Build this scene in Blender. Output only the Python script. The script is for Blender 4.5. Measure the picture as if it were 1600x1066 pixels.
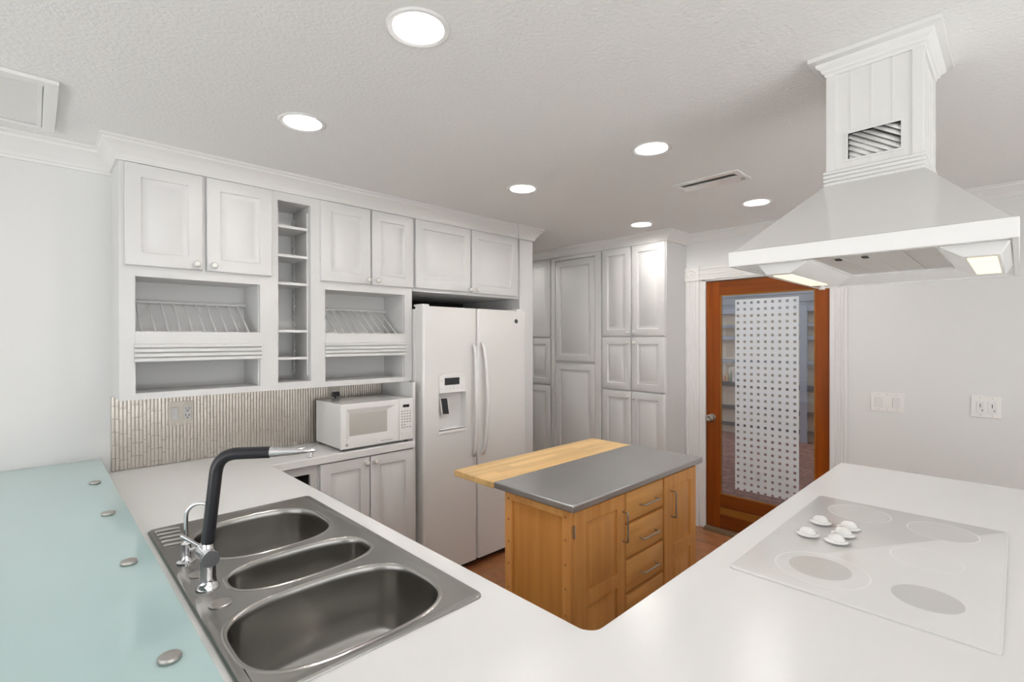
import bpy, bmesh, math, random
from mathutils import Vector, Matrix
random.seed(7)
PI = math.pi
for o in list(bpy.data.objects): bpy.data.objects.remove(o)
S = bpy.context.scene
COL = S.collection

# ---------------------------------------------------------------- camera
def setup_camera():
    yaw, pitch, roll, f = .8008, .0029, .0017, 769.39
    c, s = math.cos(yaw), math.sin(yaw)
    fwd = Vector((c, s, 0)); right = Vector((s, -c, 0)); down = Vector((0, 0, -1))
    cp, sp = math.cos(pitch), math.sin(pitch)
    d = cp*down - sp*fwd; w = cp*fwd + sp*down
    cr, sr = math.cos(roll), math.sin(roll)
    r2 = cr*right + sr*d; d2 = cr*d - sr*right
    cam = bpy.data.cameras.new('camera'); o = bpy.data.objects.new('camera', cam); COL.objects.link(o)
    cam.sensor_width = 36; cam.lens = f/1600*36; cam.clip_start = .02; cam.clip_end = 200
    m = Matrix((r2, -d2, -w)).transposed().to_4x4(); m.translation = (0, 0, 1.52)
    o.matrix_world = m
    S.camera = o
setup_camera()

# ---------------------------------------------------------------- world, daylight, exposure
W = bpy.data.worlds.new('world'); S.world = W; W.use_nodes = True
bg = W.node_tree.nodes['Background']; bg.inputs[0].default_value = (.98, .985, 1, 1); bg.inputs[1].default_value = .95

def area(name, loc, target, sx, sy, power, col=(1, 1, 1)):
    l = bpy.data.lights.new(name, 'AREA'); l.shape = 'RECTANGLE'; l.size = sx; l.size_y = sy
    l.energy = power; l.color = col
    o = bpy.data.objects.new(name, l); COL.objects.link(o); o.location = loc
    o.rotation_euler = (Vector(target)-Vector(loc)).to_track_quat('-Z', 'Y').to_euler()
    return o
# daylight entering by the large windows behind and left of the camera
area('daylight_rear', (-3.12, .3, 1.45), (0, .3, 2.2), 3.6, 1.7, 2, (.97, .99, 1))
area('daylight_side', (.4, -3.12, 1.45), (.4, 0, 2.2), 3.6, 1.7, 9, (.97, .99, 1))
# added fill lamps low outside the windows, aimed up to brighten the ceiling
area('ceiling_fill_rear', (-4.3, .3, .25), (-1.5, .3, 2.3), 3.6, 1.6, 118, (.975, .985, 1))
area('ceiling_fill_side', (.5, -4.3, .25), (.5, -1.5, 2.3), 3.6, 1.6, 118, (.975, .985, 1))
S.view_settings.view_transform = 'Standard'; S.view_settings.look = 'None'
S.view_settings.exposure = .54; S.view_settings.gamma = 1
S.view_settings.use_curve_mapping = False

# ---------------------------------------------------------------- materials
MATS = {}
def mat(name, col, rough=.5, metal=0, coat=0, spec=.5, emit=None, es=0):
    m = bpy.data.materials.new(name); m.use_nodes = True
    b = m.node_tree.nodes['Principled BSDF']
    b.inputs['Base Color'].default_value = (*col, 1); b.inputs['Roughness'].default_value = rough
    b.inputs['Metallic'].default_value = metal; b.inputs['Coat Weight'].default_value = coat
    b.inputs['Coat Roughness'].default_value = .05
    b.inputs['Specular IOR Level'].default_value = spec
    if emit: b.inputs['Emission Color'].default_value = (*emit, 1); b.inputs['Emission Strength'].default_value = es
    MATS[name] = m
    return m
def nodes(m): return m.node_tree.nodes, m.node_tree.links, m.node_tree.nodes['Principled BSDF']
def coords(m, scale=(1, 1, 1), rot=(0, 0, 0)):
    n, l, b = nodes(m)
    g = n.new('ShaderNodeNewGeometry'); mp = n.new('ShaderNodeMapping')
    mp.inputs['Scale'].default_value = scale; mp.inputs['Rotation'].default_value = rot
    l.new(g.outputs['Position'], mp.inputs['Vector'])
    return mp.outputs['Vector']
def bump(m, height, strength, dist):
    n, l, b = nodes(m)
    bp = n.new('ShaderNodeBump'); bp.inputs['Strength'].default_value = strength; bp.inputs['Distance'].default_value = dist
    l.new(height, bp.inputs['Height']); l.new(bp.outputs[0], b.inputs['Normal'])
def noise(m, vec, scale, detail=3, rough=.5):
    n, l, b = nodes(m)
    t = n.new('ShaderNodeTexNoise'); t.inputs['Scale'].default_value = scale; t.inputs['Detail'].default_value = detail
    t.inputs['Roughness'].default_value = rough
    l.new(vec, t.inputs['Vector']); return t.outputs['Fac']
def ramp(m, fac, stops):
    n, l, b = nodes(m)
    r = n.new('ShaderNodeValToRGB'); e = r.color_ramp.elements
    while len(e) < len(stops): e.new(.5)
    for i, (p, c) in enumerate(stops): e[i].position = p; e[i].color = (*c, 1)
    l.new(fac, r.inputs[0]); return r.outputs[0]
def wood(name, dark, light, axis, rough=.35, scale=1., coat=.2, contrast=(.3, .7)):
    m = mat(name, light, rough, coat=coat); n, l, b = nodes(m)
    sc = [26*scale, 26*scale, 26*scale]; sc['XYZ'.index(axis)] = 1.1*scale
    v = coords(m, sc); f = noise(m, v, 1.3, 6, .6)
    sc2 = [5*scale, 5*scale, 5*scale]; sc2['XYZ'.index(axis)] = .5*scale
    f2 = noise(m, coords(m, sc2), 1.0, 2)
    mx = n.new('ShaderNodeMath'); mx.operation = 'MULTIPLY_ADD'; mx.inputs[1].default_value = .5
    h = n.new('ShaderNodeMath'); h.operation = 'MULTIPLY'; h.inputs[1].default_value = .5
    l.new(f2, h.inputs[0]); l.new(f, mx.inputs[0]); l.new(h.outputs[0], mx.inputs[2])
    l.new(ramp(m, mx.outputs[0], [(contrast[0], dark), (contrast[1], light)]), b.inputs['Base Color'])
    return m
WH = (.70, .697, .688)
CAB = mat('cabinet_paint', WH, .38, spec=.4)
WALL = mat('wall_paint', (.77, .767, .755), .75, spec=.25)
bump(WALL, noise(WALL, coords(WALL), 110, 3), .06, .003)
CEIL = mat('ceiling_paint', (.88, .87, .855), .9, spec=.15)
bump(CEIL, noise(CEIL, coords(CEIL), 75, 4, .6), .6, .006)
TRIM = mat('trim_paint', (.80, .79, .77), .4, spec=.4)
QUARTZ = mat('white_quartz', (.80, .795, .785), .25, spec=.4)
FRIDGE = mat('appliance_white', (.77, .762, .745), .28, coat=.3)
WHITE_GLOSS = mat('white_enamel', (.85, .845, .83), .18, coat=.4)
PLASTIC = mat('white_plastic', (.82, .81, .78), .3)
RECESS = mat('recess_plastic', (.62, .61, .59), .35)
GREY_PRINT = mat('grey_print', (.30, .30, .29), .5)
CHROME = mat('chrome', (.78, .78, .80), .06, 1)
SATIN = mat('satin_nickel', (.50, .48, .45), .28, 1)
BLACK = mat('black_rubber', (.012, .012, .016), .32)
DARK = mat('dark_display', (.012, .013, .018), .12, coat=.5)
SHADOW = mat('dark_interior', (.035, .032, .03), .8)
BEIGE = mat('beige_plate', (.50, .46, .40), .35, .3)
def steel(name, col, rough, axis, amt=.12):
    m = mat(name, col, rough, 1); n, l, b = nodes(m)
    sc = [120, 120, 120]; sc['XYZ'.index(axis)] = 4
    f = noise(m, coords(m, sc), 1, 2)
    mr = n.new('ShaderNodeMapRange'); mr.inputs[3].default_value = rough-amt/2; mr.inputs[4].default_value = rough+amt
    l.new(f, mr.inputs[0])
    f2 = noise(m, coords(m, (9, 9, 9)), 1, 4)
    ad = n.new('ShaderNodeMath'); ad.operation = 'MULTIPLY_ADD'; ad.inputs[1].default_value = .10; ad.inputs[2].default_value = -.05
    a2 = n.new('ShaderNodeMath'); a2.operation = 'ADD'
    l.new(f2, ad.inputs[0]); l.new(ad.outputs[0], a2.inputs[0]); l.new(mr.outputs[0], a2.inputs[1]); l.new(a2.outputs[0], b.inputs['Roughness'])
    return m
SINK = mat('sink_steel', (.42, .41, .39), .24, 1)
STEEL_TOP = steel('island_steel', (.50, .497, .495), .30, 'X', .02)
MOSAIC = mat('metal_mosaic', (.50, .46, .41), .34, .85)
GROUT = mat('mosaic_grout', (.42, .40, .36), .7)
AQUA = mat('aqua_glass', (.43, .59, .585), .12, coat=.6, spec=.6)
AQUA_EDGE = mat('aqua_glass_edge', (.20, .42, .40), .1, coat=1)
MAPLE = wood('honey_maple', (.62, .26, .065), (.90, .48, .155), 'Z', .38)
MAPLE_X = wood('honey_maple_rail', (.66, .29, .075), (.90, .50, .165), 'X', .38)
MAPLE_END = wood('maple_panel', (.52, .20, .040), (.76, .36, .095), 'Z', .36, .8)
PINE = wood('butcher_maple', (.70, .42, .16), (.94, .68, .34), 'X', .35)
def butcher():
    n, l, b = nodes(PINE)
    br = n.new('ShaderNodeTexBrick'); br.offset = .37; br.inputs['Scale'].default_value = 1
    br.inputs['Brick Width'].default_value = .33; br.inputs['Row Height'].default_value = .036; br.inputs['Mortar Size'].default_value = .0
    br.inputs['Color1'].default_value = (.80, .78, .74, 1); br.inputs['Color2'].default_value = (1.0, 1, 1, 1)
    l.new(coords(PINE), br.inputs['Vector'])
    src = b.inputs['Base Color'].links[0].from_socket
    mx = n.new('ShaderNodeMix'); mx.data_type = 'RGBA'; mx.blend_type = 'MULTIPLY'; mx.inputs[0].default_value = 1
    l.new(src, mx.inputs[6]); l.new(br.outputs[0], mx.inputs[7]); l.new(mx.outputs[2], b.inputs['Base Color'])
butcher()
FIR = wood('fir_stile', (.16, .030, .002), (.30, .070, .007), 'Z', .32, 1, .15)
FIR_Y = wood('fir_rail', (.13, .028, .003), (.24, .060, .008), 'Y', .32, 1, .15)
FIR_L = wood('fir_pale_strip', (.24, .09, .014), (.34, .14, .025), 'Y', .32, 1, .15)
for _m, _s in ((FIR, .22), (FIR_Y, .22), (FIR_L, .22), (MAPLE, .3), (MAPLE_X, .3), (MAPLE_END, .3), (PINE, .25)):
    _b = _m.node_tree.nodes['Principled BSDF']; _b.inputs['Specular IOR Level'].default_value = _s; _b.inputs['Coat Weight'].default_value = .05
THRESH = wood('threshold_wood', (.18, .11, .06), (.30, .20, .11), 'Y', .5)
def brickfloor(name, c1, c2, mortar, bw, rh, rough, ms):
    m = mat(name, c1, rough); n, l, b = nodes(m)
    br = n.new('ShaderNodeTexBrick'); br.inputs['Scale'].default_value = 1
    br.inputs['Brick Width'].default_value = bw; br.inputs['Row Height'].default_value = rh; br.inputs['Mortar Size'].default_value = ms
    br.inputs['Color1'].default_value = (*c1, 1); br.inputs['Color2'].default_value = (*c2, 1); br.inputs['Mortar'].default_value = (*mortar, 1)
    l.new(coords(m, (1, 1, 1), (0, 0, PI/2)), br.inputs['Vector'])
    f = noise(m, coords(m), 14, 5)
    r = ramp(m, f, [(.3, (.72, .68, .66)), (.7, (1.12, 1.08, 1.05))])
    mx = n.new('ShaderNodeMix'); mx.data_type = 'RGBA'; mx.blend_type = 'MULTIPLY'; mx.inputs[0].default_value = 1
    l.new(br.outputs[0], mx.inputs[6]); l.new(r, mx.inputs[7]); l.new(mx.outputs[2], b.inputs['Base Color'])
    return m
FLOOR = brickfloor('terracotta_floor', (.32, .135, .055), (.42, .185, .08), (.28, .145, .075), .6, .6, .35, .008)
PATIO = brickfloor('patio_brick', (.30, .155, .125), (.42, .235, .20), (.22, .15, .13), .22, .11, .7, .012)
PANEL = mat('patio_panel', (.60, .52, .42), .8)
BRONZE = mat('bronze_frame', (.16, .145, .135), .5, .3)
BLUEGREY = mat('bluegrey_frame', (.34, .36, .41), .5)
PATIO_CEIL = mat('patio_soffit', (.50, .50, .50), .8)
LAMP = mat('lamp_glow', (1, 1, 1), .5, emit=(1, .965, .93), es=1250)
LENS = mat('hood_lens_glow', (1, .9, .7), .5, emit=(1, .74, .36), es=1.0)
def glassmat():
    m = bpy.data.materials.new('door_glass'); m.use_nodes = True; n = m.node_tree.nodes; l = m.node_tree.links
    n.clear(); out = n.new('ShaderNodeOutputMaterial'); t = n.new('ShaderNodeBsdfTransparent'); g = n.new('ShaderNodeBsdfGlossy')
    t.inputs[0].default_value = (.90, .92, .95, 1)
    g.inputs['Roughness'].default_value = .02; fr = n.new('ShaderNodeFresnel'); fr.inputs[0].default_value = 1.6
    mx = n.new('ShaderNodeMixShader'); l.new(fr.outputs[0], mx.inputs[0]); l.new(t.outputs[0], mx.inputs[1]); l.new(g.outputs[0], mx.inputs[2]); l.new(mx.outputs[0], out.inputs[0])
    return m
GLASS = glassmat()
def filmmat():
    # frosted film with a grid of clear squares
    m = bpy.data.materials.new('frosted_film'); m.use_nodes = True; n = m.node_tree.nodes; l = m.node_tree.links
    n.clear(); out = n.new('ShaderNodeOutputMaterial')
    g = n.new('ShaderNodeNewGeometry'); sp = n.new('ShaderNodeSeparateXYZ'); l.new(g.outputs['Position'], sp.inputs[0])
    def sq(sock, origin, pitch, half):
        a = n.new('ShaderNodeMath'); a.operation = 'SUBTRACT'; a.inputs[1].default_value = origin; l.new(sock, a.inputs[0])
        w = n.new('ShaderNodeMath'); w.operation = 'PINGPONG'; w.inputs[1].default_value = pitch/2; l.new(a.outputs[0], w.inputs[0])
        c = n.new('ShaderNodeMath'); c.operation = 'LESS_THAN'; c.inputs[1].default_value = half; l.new(w.outputs[0], c.inputs[0]); return c.outputs[0]
    mu = n.new('ShaderNodeMath'); mu.operation = 'MULTIPLY'
    l.new(sq(sp.outputs[1], 1.522, .0497, .0092), mu.inputs[0]); l.new(sq(sp.outputs[2], 1.799, .0497, .0092), mu.inputs[1])
    t = n.new('ShaderNodeBsdfTransparent'); t.inputs[0].default_value = (.95, .95, .95, 1)
    d = n.new('ShaderNodeBsdfDiffuse'); d.inputs[0].default_value = (.84, .87, .90, 1)
    tr = n.new('ShaderNodeBsdfTranslucent'); tr.inputs[0].default_value = (.84, .87, .90, 1)
    m1 = n.new('ShaderNodeMixShader'); m1.inputs[0].default_value = .3; l.new(d.outputs[0], m1.inputs[1]); l.new(tr.outputs[0], m1.inputs[2])
    mx = n.new('ShaderNodeMixShader'); l.new(mu.outputs[0], mx.inputs[0]); l.new(m1.outputs[0], mx.inputs[1]); l.new(t.outputs[0], mx.inputs[2])
    l.new(mx.outputs[0], out.inputs[0]); return m
FILM = filmmat()
MWGLASS = mat('microwave_glass', (.50, .49, .46), .12, coat=.6)

# ---------------------------------------------------------------- mesh helpers (all geometry authored in world metres)
def B(): return bmesh.new()
def setmi(bm, n0, mi):
    if mi:
        bm.faces.ensure_lookup_table()
        for f in bm.faces[n0:]: f.material_index = mi
def box(bm, x0, x1, y0, y1, z0, z1, mi=0):
    n0 = len(bm.faces)
    v = [bm.verts.new((x, y, z)) for x in (x0, x1) for y in (y0, y1) for z in (z0, z1)]
    for f in ((0, 1, 3, 2), (4, 6, 7, 5), (0, 4, 5, 1), (2, 3, 7, 6), (0, 2, 6, 4), (1, 5, 7, 3)): bm.faces.new([v[i] for i in f])
    bm.faces.ensure_lookup_table(); setmi(bm, n0, mi)
def rings(bm, loops, cap0=True, cap1=True, close=False, mi=0):
    """bridge successive closed loops of points"""
    n0 = len(bm.faces)
    L = [[bm.verts.new(p) for p in lp] for lp in loops]
    n = len(L[0])
    for a, b in zip(L, L[1:]+([L[0]] if close else [])):
        for i in range(n):
            try: bm.faces.new((a[i], a[(i+1) % n], b[(i+1) % n], b[i]))
            except ValueError: pass
    if not close:
        if cap0: bm.faces.new(L[0][::-1])
        if cap1: bm.faces.new(L[-1])
    bm.faces.ensure_lookup_table(); setmi(bm, n0, mi)
def basis(d):
    d = Vector(d).normalized(); a = Vector((0, 0, 1)) if abs(d.z) < .9 else Vector((1, 0, 0))
    u = d.cross(a).normalized(); return u, d.cross(u).normalized(), d
def lathe(bm, prof, c, d=(0, 0, 1), seg=24, mi=0):
    u, v, d = basis(d); c = Vector(c)
    rings(bm, [[c+d*h+(u*math.cos(2*PI*k/seg)+v*math.sin(2*PI*k/seg))*max(r, 1e-5) for k in range(seg)] for r, h in prof], mi=mi)
def tube(bm, pts, rad, seg=12, mi=0):
    pts = [Vector(p) for p in pts]; R = rad if isinstance(rad, (list, tuple)) else [rad]*len(pts)
    loops = []; u = None
    for i, p in enumerate(pts):
        t = (pts[min(i+1, len(pts)-1)]-pts[max(i-1, 0)]).normalized()
        if u is None: u = basis(t)[0]
        u = (u-t*u.dot(t)).normalized(); v = t.cross(u)
        loops.append([p+(u*math.cos(2*PI*k/seg)+v*math.sin(2*PI*k/seg))*R[i] for k in range(seg)])
    rings(bm, loops, mi=mi)
def fillet(pts, r, n=8):
    """round the corners of an open polyline"""
    P = [Vector(p) for p in pts]; out = [P[0]]
    for i in range(1, len(P)-1):
        a, b, c = P[i-1], P[i], P[i+1]; d1 = (a-b).normalized(); d2 = (c-b).normalized()
        rr = min(r, (a-b).length*.49, (c-b).length*.49); p, q = b+d1*rr, b+d2*rr
        for k in range(n+1):
            t = k/n; out.append(p*(1-t)**2+b*2*t*(1-t)+q*t*t)
    out.append(P[-1]); return out
def prism(bm, pts, axis, a, b, mi=0):
    """2D polygon extruded along axis; pts are the other two coordinates in order"""
    def P(p, h):
        q = list(p); q.insert('xyz'.index(axis), h); return q
    rings(bm, [[P(p, a) for p in pts], [P(p, b) for p in pts]], mi=mi)
def rect(x0, x1, y0, y1): return [(x0, y0), (x1, y0), (x1, y1), (x0, y1)]
def circle(cx, cy, r, n=40): return [(cx+r*math.cos(2*PI*k/n), cy+r*math.sin(2*PI*k/n)) for k in range(n)]
def rrect(x0, x1, y0, y1, r, n=6):
    out = []
    for cx, cy, a in ((x1-r, y1-r, 0), (x0+r, y1-r, 1), (x0+r, y0+r, 2), (x1-r, y0+r, 3)):
        for k in range(n+1):
            t = (a+k/n)*PI/2; out.append((cx+r*math.cos(t), cy+r*math.sin(t)))
    return out
def super_ell(x0, x1, y0, y1, e=3.2, n=64):
    cx, cy, a, b = (x0+x1)/2, (y0+y1)/2, (x1-x0)/2, (y1-y0)/2; o = []
    for k in range(n):
        t = 2*PI*k/n; c, s = math.cos(t), math.sin(t)
        o.append((cx+a*math.copysign(abs(c)**(2/e), c), cy+b*math.copysign(abs(s)**(2/e), s)))
    return o
def plate(bm, outer, holes, z0, z1, mi=0, wallholes=True):
    """horizontal slab with holes"""
    n0 = len(bm.faces)
    for z, up in ((z1, True), (z0, False)):
        ed = []
        for lp in [outer]+holes:
            vs = [bm.verts.new((x, y, z)) for x, y in lp]
            ed += [bm.edges.new((vs[i], vs[(i+1) % len(vs)])) for i in range(len(vs))]
        r = bmesh.ops.triangle_fill(bm, use_beauty=True, use_dissolve=False, edges=ed, normal=(0, 0, 1 if up else -1))
    for lp in [outer]+(holes if wallholes else []):
        vb = [bm.verts.new((x, y, z0)) for x, y in lp]; vt = [bm.verts.new((x, y, z1)) for x, y in lp]
        for i in range(len(lp)):
            j = (i+1) % len(lp); bm.faces.new((vb[i], vb[j], vt[j], vt[i]))
    bmesh.ops.remove_doubles(bm, verts=bm.verts, dist=1e-5)
    bm.faces.ensure_lookup_table(); setmi(bm, n0, mi)
def face_frame(bm, u0, u1, v0, v1, holes, d0, d1):
    """vertical slab in (u,v) with rectangular holes; d = depth axis (y)"""
    us = sorted({u0, u1, *[h[0] for h in holes], *[h[1] for h in holes]}); vs = sorted({v0, v1, *[h[2] for h in holes], *[h[3] for h in holes]})
    def solid(i, j):
        if i < 0 or j < 0 or i >= len(us)-1 or j >= len(vs)-1: return False
        cu, cv = (us[i]+us[i+1])/2, (vs[j]+vs[j+1])/2
        return not any(h[0] < cu < h[1] and h[2] < cv < h[3] for h in holes)
    def q(*p): bm.faces.new([bm.verts.new(x) for x in p])
    for i in range(len(us)-1):
        for j in range(len(vs)-1):
            if not solid(i, j): continue
            a, b, c, d = us[i], us[i+1], vs[j], vs[j+1]
            q((a, d0, c), (b, d0, c), (b, d0, d), (a, d0, d)); q((a, d1, c), (a, d1, d), (b, d1, d), (b, d1, c))
            if not solid(i-1, j): q((a, d0, c), (a, d0, d), (a, d1, d), (a, d1, c))
            if not solid(i+1, j): q((b, d0, c), (b, d1, c), (b, d1, d), (b, d0, d))
            if not solid(i, j-1): q((a, d0, c), (a, d1, c), (b, d1, c), (b, d0, c))
            if not solid(i, j+1): q((a, d0, d), (b, d0, d), (b, d1, d), (a, d1, d))
    bmesh.ops.remove_doubles(bm, verts=bm.verts, dist=1e-5)
def raised_door(bm, u0, u1, v0, v1, d, th=.02, stile=.056, fields=None):
    """raised panel door, front plane at depth d facing -d"""
    def L(i, dd, a=(u0, u1, v0, v1)): return [(a[0]+i, dd, a[2]+i), (a[1]-i, dd, a[2]+i), (a[1]-i, dd, a[3]-i), (a[0]+i, dd, a[3]-i)]
    if not fields:
        s = min(stile, (u1-u0)*.24)
        rings(bm, [L(0, d+th), L(0, d+.005), L(.002, d+.0015), L(.006, d), L(s, d), L(s+.004, d+.007), L(s+.010, d+.0085), L(s+.030, d+.002), L(s+.032, d+.0008)])
    else:
        face_frame(bm, u0, u1, v0, v1, fields, d, d+th)
        for a in fields: rings(bm, [L(0, d+th-.002, a), L(0, d+.008, a), L(.006, d+.009, a), L(.028, d+.002, a), L(.030, d+.001, a)])
def rotB(bm):   # (u,d,v) authored facing -Y  ->  facing -X : x=d, y=-u
    for v in bm.verts: v.co = Vector((v.co.y, -v.co.x, v.co.z))
def sweep(bm, path, prof, closed=False):
    """profile (out,z) swept along an XY path; 'out' is to the right of travel"""
    P = [Vector(p) for p in path]; n = len(P); loops = []
    for i in range(n):
        def nrm(a, b): t = (b-a).normalized(); return Vector((t.y, -t.x))
        if closed or 0 < i < n-1:
            n1 = nrm(P[i-1], P[i]); n2 = nrm(P[i], P[(i+1) % n]); m = (n1+n2); m = m/m.length; m = m/m.dot(n1)
        elif i == 0: m = nrm(P[0], P[1])
        else: m = nrm(P[-2], P[-1])
        loops.append([(P[i].x+m.x*o, P[i].y+m.y*o, z) for o, z in prof])
    rings(bm, loops, close=closed)
def crown_prof(z0, z1, p):
    h = z1-z0
    pts = [(0, z0), (.10*p+.004, z0), (.10*p+.006, z0+.10*h), (.24*p, z0+.14*h), (.26*p, z0+.22*h), (.34*p, z0+.30*h), (.50*p, z0+.48*h), (.70*p, z0+.66*h), (.84*p, z0+.74*h), (.86*p, z0+.84*h), (p, z0+.88*h), (p, z1-.0005), (0, z1-.0005)]
    return pts

# ---------------------------------------------------------------- object helpers
ORIG = {}
def world_origin(o):
    v = Vector((0, 0, 0))
    while o: v += o.location; o = o.parent
    return v
def obj(name, bm, mats, parent=None, bev=0, seg=2, ang=40, origin=None, smooth=True):
    bmesh.ops.recalc_face_normals(bm, faces=bm.faces)
    me = bpy.data.meshes.new(name)
    org = world_origin(parent) if parent else Vector(origin or (0, 0, 0))
    if org.length: bmesh.ops.translate(bm, verts=bm.verts, vec=-org)
    bm.to_mesh(me); bm.free()
    for m in (mats if isinstance(mats, (list, tuple)) else [mats]): me.materials.append(m)
    if smooth:
        for p in me.polygons: p.use_smooth = True
        me.set_sharp_from_angle(angle=math.radians(ang))
    o = bpy.data.objects.new(name, me); COL.objects.link(o)
    if parent: o.parent = parent
    else: o.location = org
    if bev:
        b = o.modifiers.new('bevel', 'BEVEL'); b.width = bev; b.segments = seg; b.limit_method = 'ANGLE'; b.angle_limit = math.radians(50)
        b.harden_normals = False
    return o
def thing(name, loc, label, cat, group=None):
    o = bpy.data.objects.new(name, None); o.empty_display_size = .05; COL.objects.link(o); o.location = loc
    tag(o, label, cat, group); return o
def tag(o, label, cat, group=None):
    o['label'] = label; o['category'] = cat
    if group: o['group'] = group
    return o
def struct(name, bm, m, **k):
    o = obj(name, bm, m, **k)
    if not k.get('parent'): o['kind'] = 'structure'
    return o
def copy_tree(root, loc, label, group):
    r = root.copy(); COL.objects.link(r); r.location = loc; r['label'] = label; r['group'] = group
    for ch in root.children:
        c = ch.copy(); COL.objects.link(c); c.parent = r
        for g in ch.children:
            d = g.copy(); COL.objects.link(d); d.parent = c
    return r
def text_bm(bm, body, size, loc, facing='Y', th=.0004, mi=0, align='CENTER'):
    cu = bpy.data.curves.new('t', 'FONT'); cu.body = body; cu.size = size; cu.extrude = th; cu.align_x = align; cu.align_y = 'CENTER'
    o = bpy.data.objects.new('t', cu); COL.objects.link(o)
    dg = bpy.context.evaluated_depsgraph_get(); me = bpy.data.meshes.new_from_object(o.evaluated_get(dg))
    R = Matrix.Rotation(PI/2, 4, 'X') if facing == 'Y' else Matrix.Rotation(-PI/2, 4, 'Z') @ Matrix.Rotation(PI/2, 4, 'X')
    me.transform(Matrix.Translation(loc) @ R)
    n0 = len(bm.faces); bm.from_mesh(me); bm.faces.ensure_lookup_table(); setmi(bm, n0, mi)
    bpy.data.objects.remove(o); bpy.data.curves.remove(cu); bpy.data.meshes.remove(me)

# ================================================================= SETTING
ZC = 2.373; YA = 2.906; YF = 2.652; XW = 3.89; XP = 3.564
X0, Y0 = -3.2, -3.2
LX = (.757, 1.983, 3.238); LY = (1.147, 1.958)
lights_at = [(x, y) for y in LY for x in LX]+[(3.12, 3.62)]
bm = B(); box(bm, -.19, XW+.12, -.36, 4.4, -.08, 0); struct('floor', bm, FLOOR)
bm = B(); box(bm, X0-.1, -.19, Y0-.1, 4.4, -.08, 0); box(bm, -.19, XW+.12, Y0-.1, -.36, -.08, 0); struct('floor_bounce', bm, mat('pale_bounce_floor', (.62, .60, .56), .5))  # unseen floor, made pale so the bounced light stays neutral
bm = B()
VENT = (2.571, 2.625, 1.02, 1.315)
plate(bm, rect(X0-.1, XW+.12, Y0-.1, 4.4), [circle(x, y, .070) for x, y in lights_at]+[rect(*VENT)], ZC, ZC+.10)
struct('ceiling', bm, CEIL)
bm = B(); box(bm, X0, 1.70, YA, 3.4, 0, ZC); struct('wall_left', bm, WALL)
bm = B(); box(bm, 1.7005, 2.78, 3.34, 3.4, 0, ZC); struct('wall_alcove', bm, mat('alcove_shade_wall', (.045, .042, .038), .9))  # shade of the gap above the refrigerator put into the near-black colour
bm = B(); box(bm, 2.66, 2.78, 3.4005, 4.2995, 0, ZC); struct('wall_passage_side', bm, WALL)
bm = B(); box(bm, 2.66, XW, 4.3, 4.4, 0, ZC); struct('wall_passage', bm, WALL)
# wall with the door
DY0, DY1, DZ = .902, 1.790, 1.995
bm = B(); box(bm, XW, XW+.12, DY1, 4.4, 0, ZC); box(bm, XW, XW+.12, Y0, DY0, 0, ZC); box(bm, XW, XW+.12, DY0, DY1, DZ, ZC)
struct('wall_right', bm, WALL)
# walls behind the camera, with wide windows
def windowed_wall(name, axis):
    bm = B()
    w0, w1, z0, z1 = (-1.6, 2.2, .6, 2.3)
    if axis == 'x':
        box(bm, X0-.1, X0, Y0, w0, 0, ZC); box(bm, X0-.1, X0, w1, 3.4, 0, ZC); box(bm, X0-.1, X0, w0, w1, 0, z0); box(bm, X0-.1, X0, w0, w1, z1, ZC)
    else:
        box(bm, X0, w0, Y0-.1, Y0, 0, ZC); box(bm, w1+.3, XW, Y0-.1, Y0, 0, ZC); box(bm, w0, w1+.3, Y0-.1, Y0, 0, z0); box(bm, w0, w1+.3, Y0-.1, Y0, z1, ZC)
    struct(name, bm, WALL)
    bm = B()
    for t in (w0, (w0+w1)/2-.02, w1-.04):
        if axis == 'x': box(bm, X0-.07, X0-.03, t, t+.04, z0, z1)
        else: box(bm, t, t+.04, Y0-.07, Y0-.03, z0, z1)
    for z in (z0, z1-.04):
        if axis == 'x': box(bm, X0-.07, X0-.03, w0, w1, z, z+.04)
        else: box(bm, w0, w1+.3, Y0-.07, Y0-.03, z, z+.04)
    struct('window_1' if axis == 'x' else 'window_2', bm, TRIM)
windowed_wall('wall_rear', 'x'); windowed_wall('wall_front', 'y')

# crown mouldings
bm = B(); sweep(bm, [(X0, YA), (.257, YA)], crown_prof(2.272, ZC, .088)); struct('trim_1', bm, TRIM)
bm = B(); sweep(bm, [(.257, YA), (.257, YF), (2.635, YF), (2.635, YF-.012), (2.785, YF-.012), (2.785, 3.34)], crown_prof(2.283, ZC, .066)); struct('trim_2', bm, TRIM)
bm = B(); sweep(bm, [(XP, 4.3), (XP, 1.93), (XW, 1.93)], crown_prof(2.296, ZC, .068)); struct('trim_3', bm, TRIM)
bm = B(); sweep(bm, [(XW, 1.93), (XW, Y0)], crown_prof(2.308, ZC, .080)); struct('trim_4', bm, TRIM)
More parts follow.
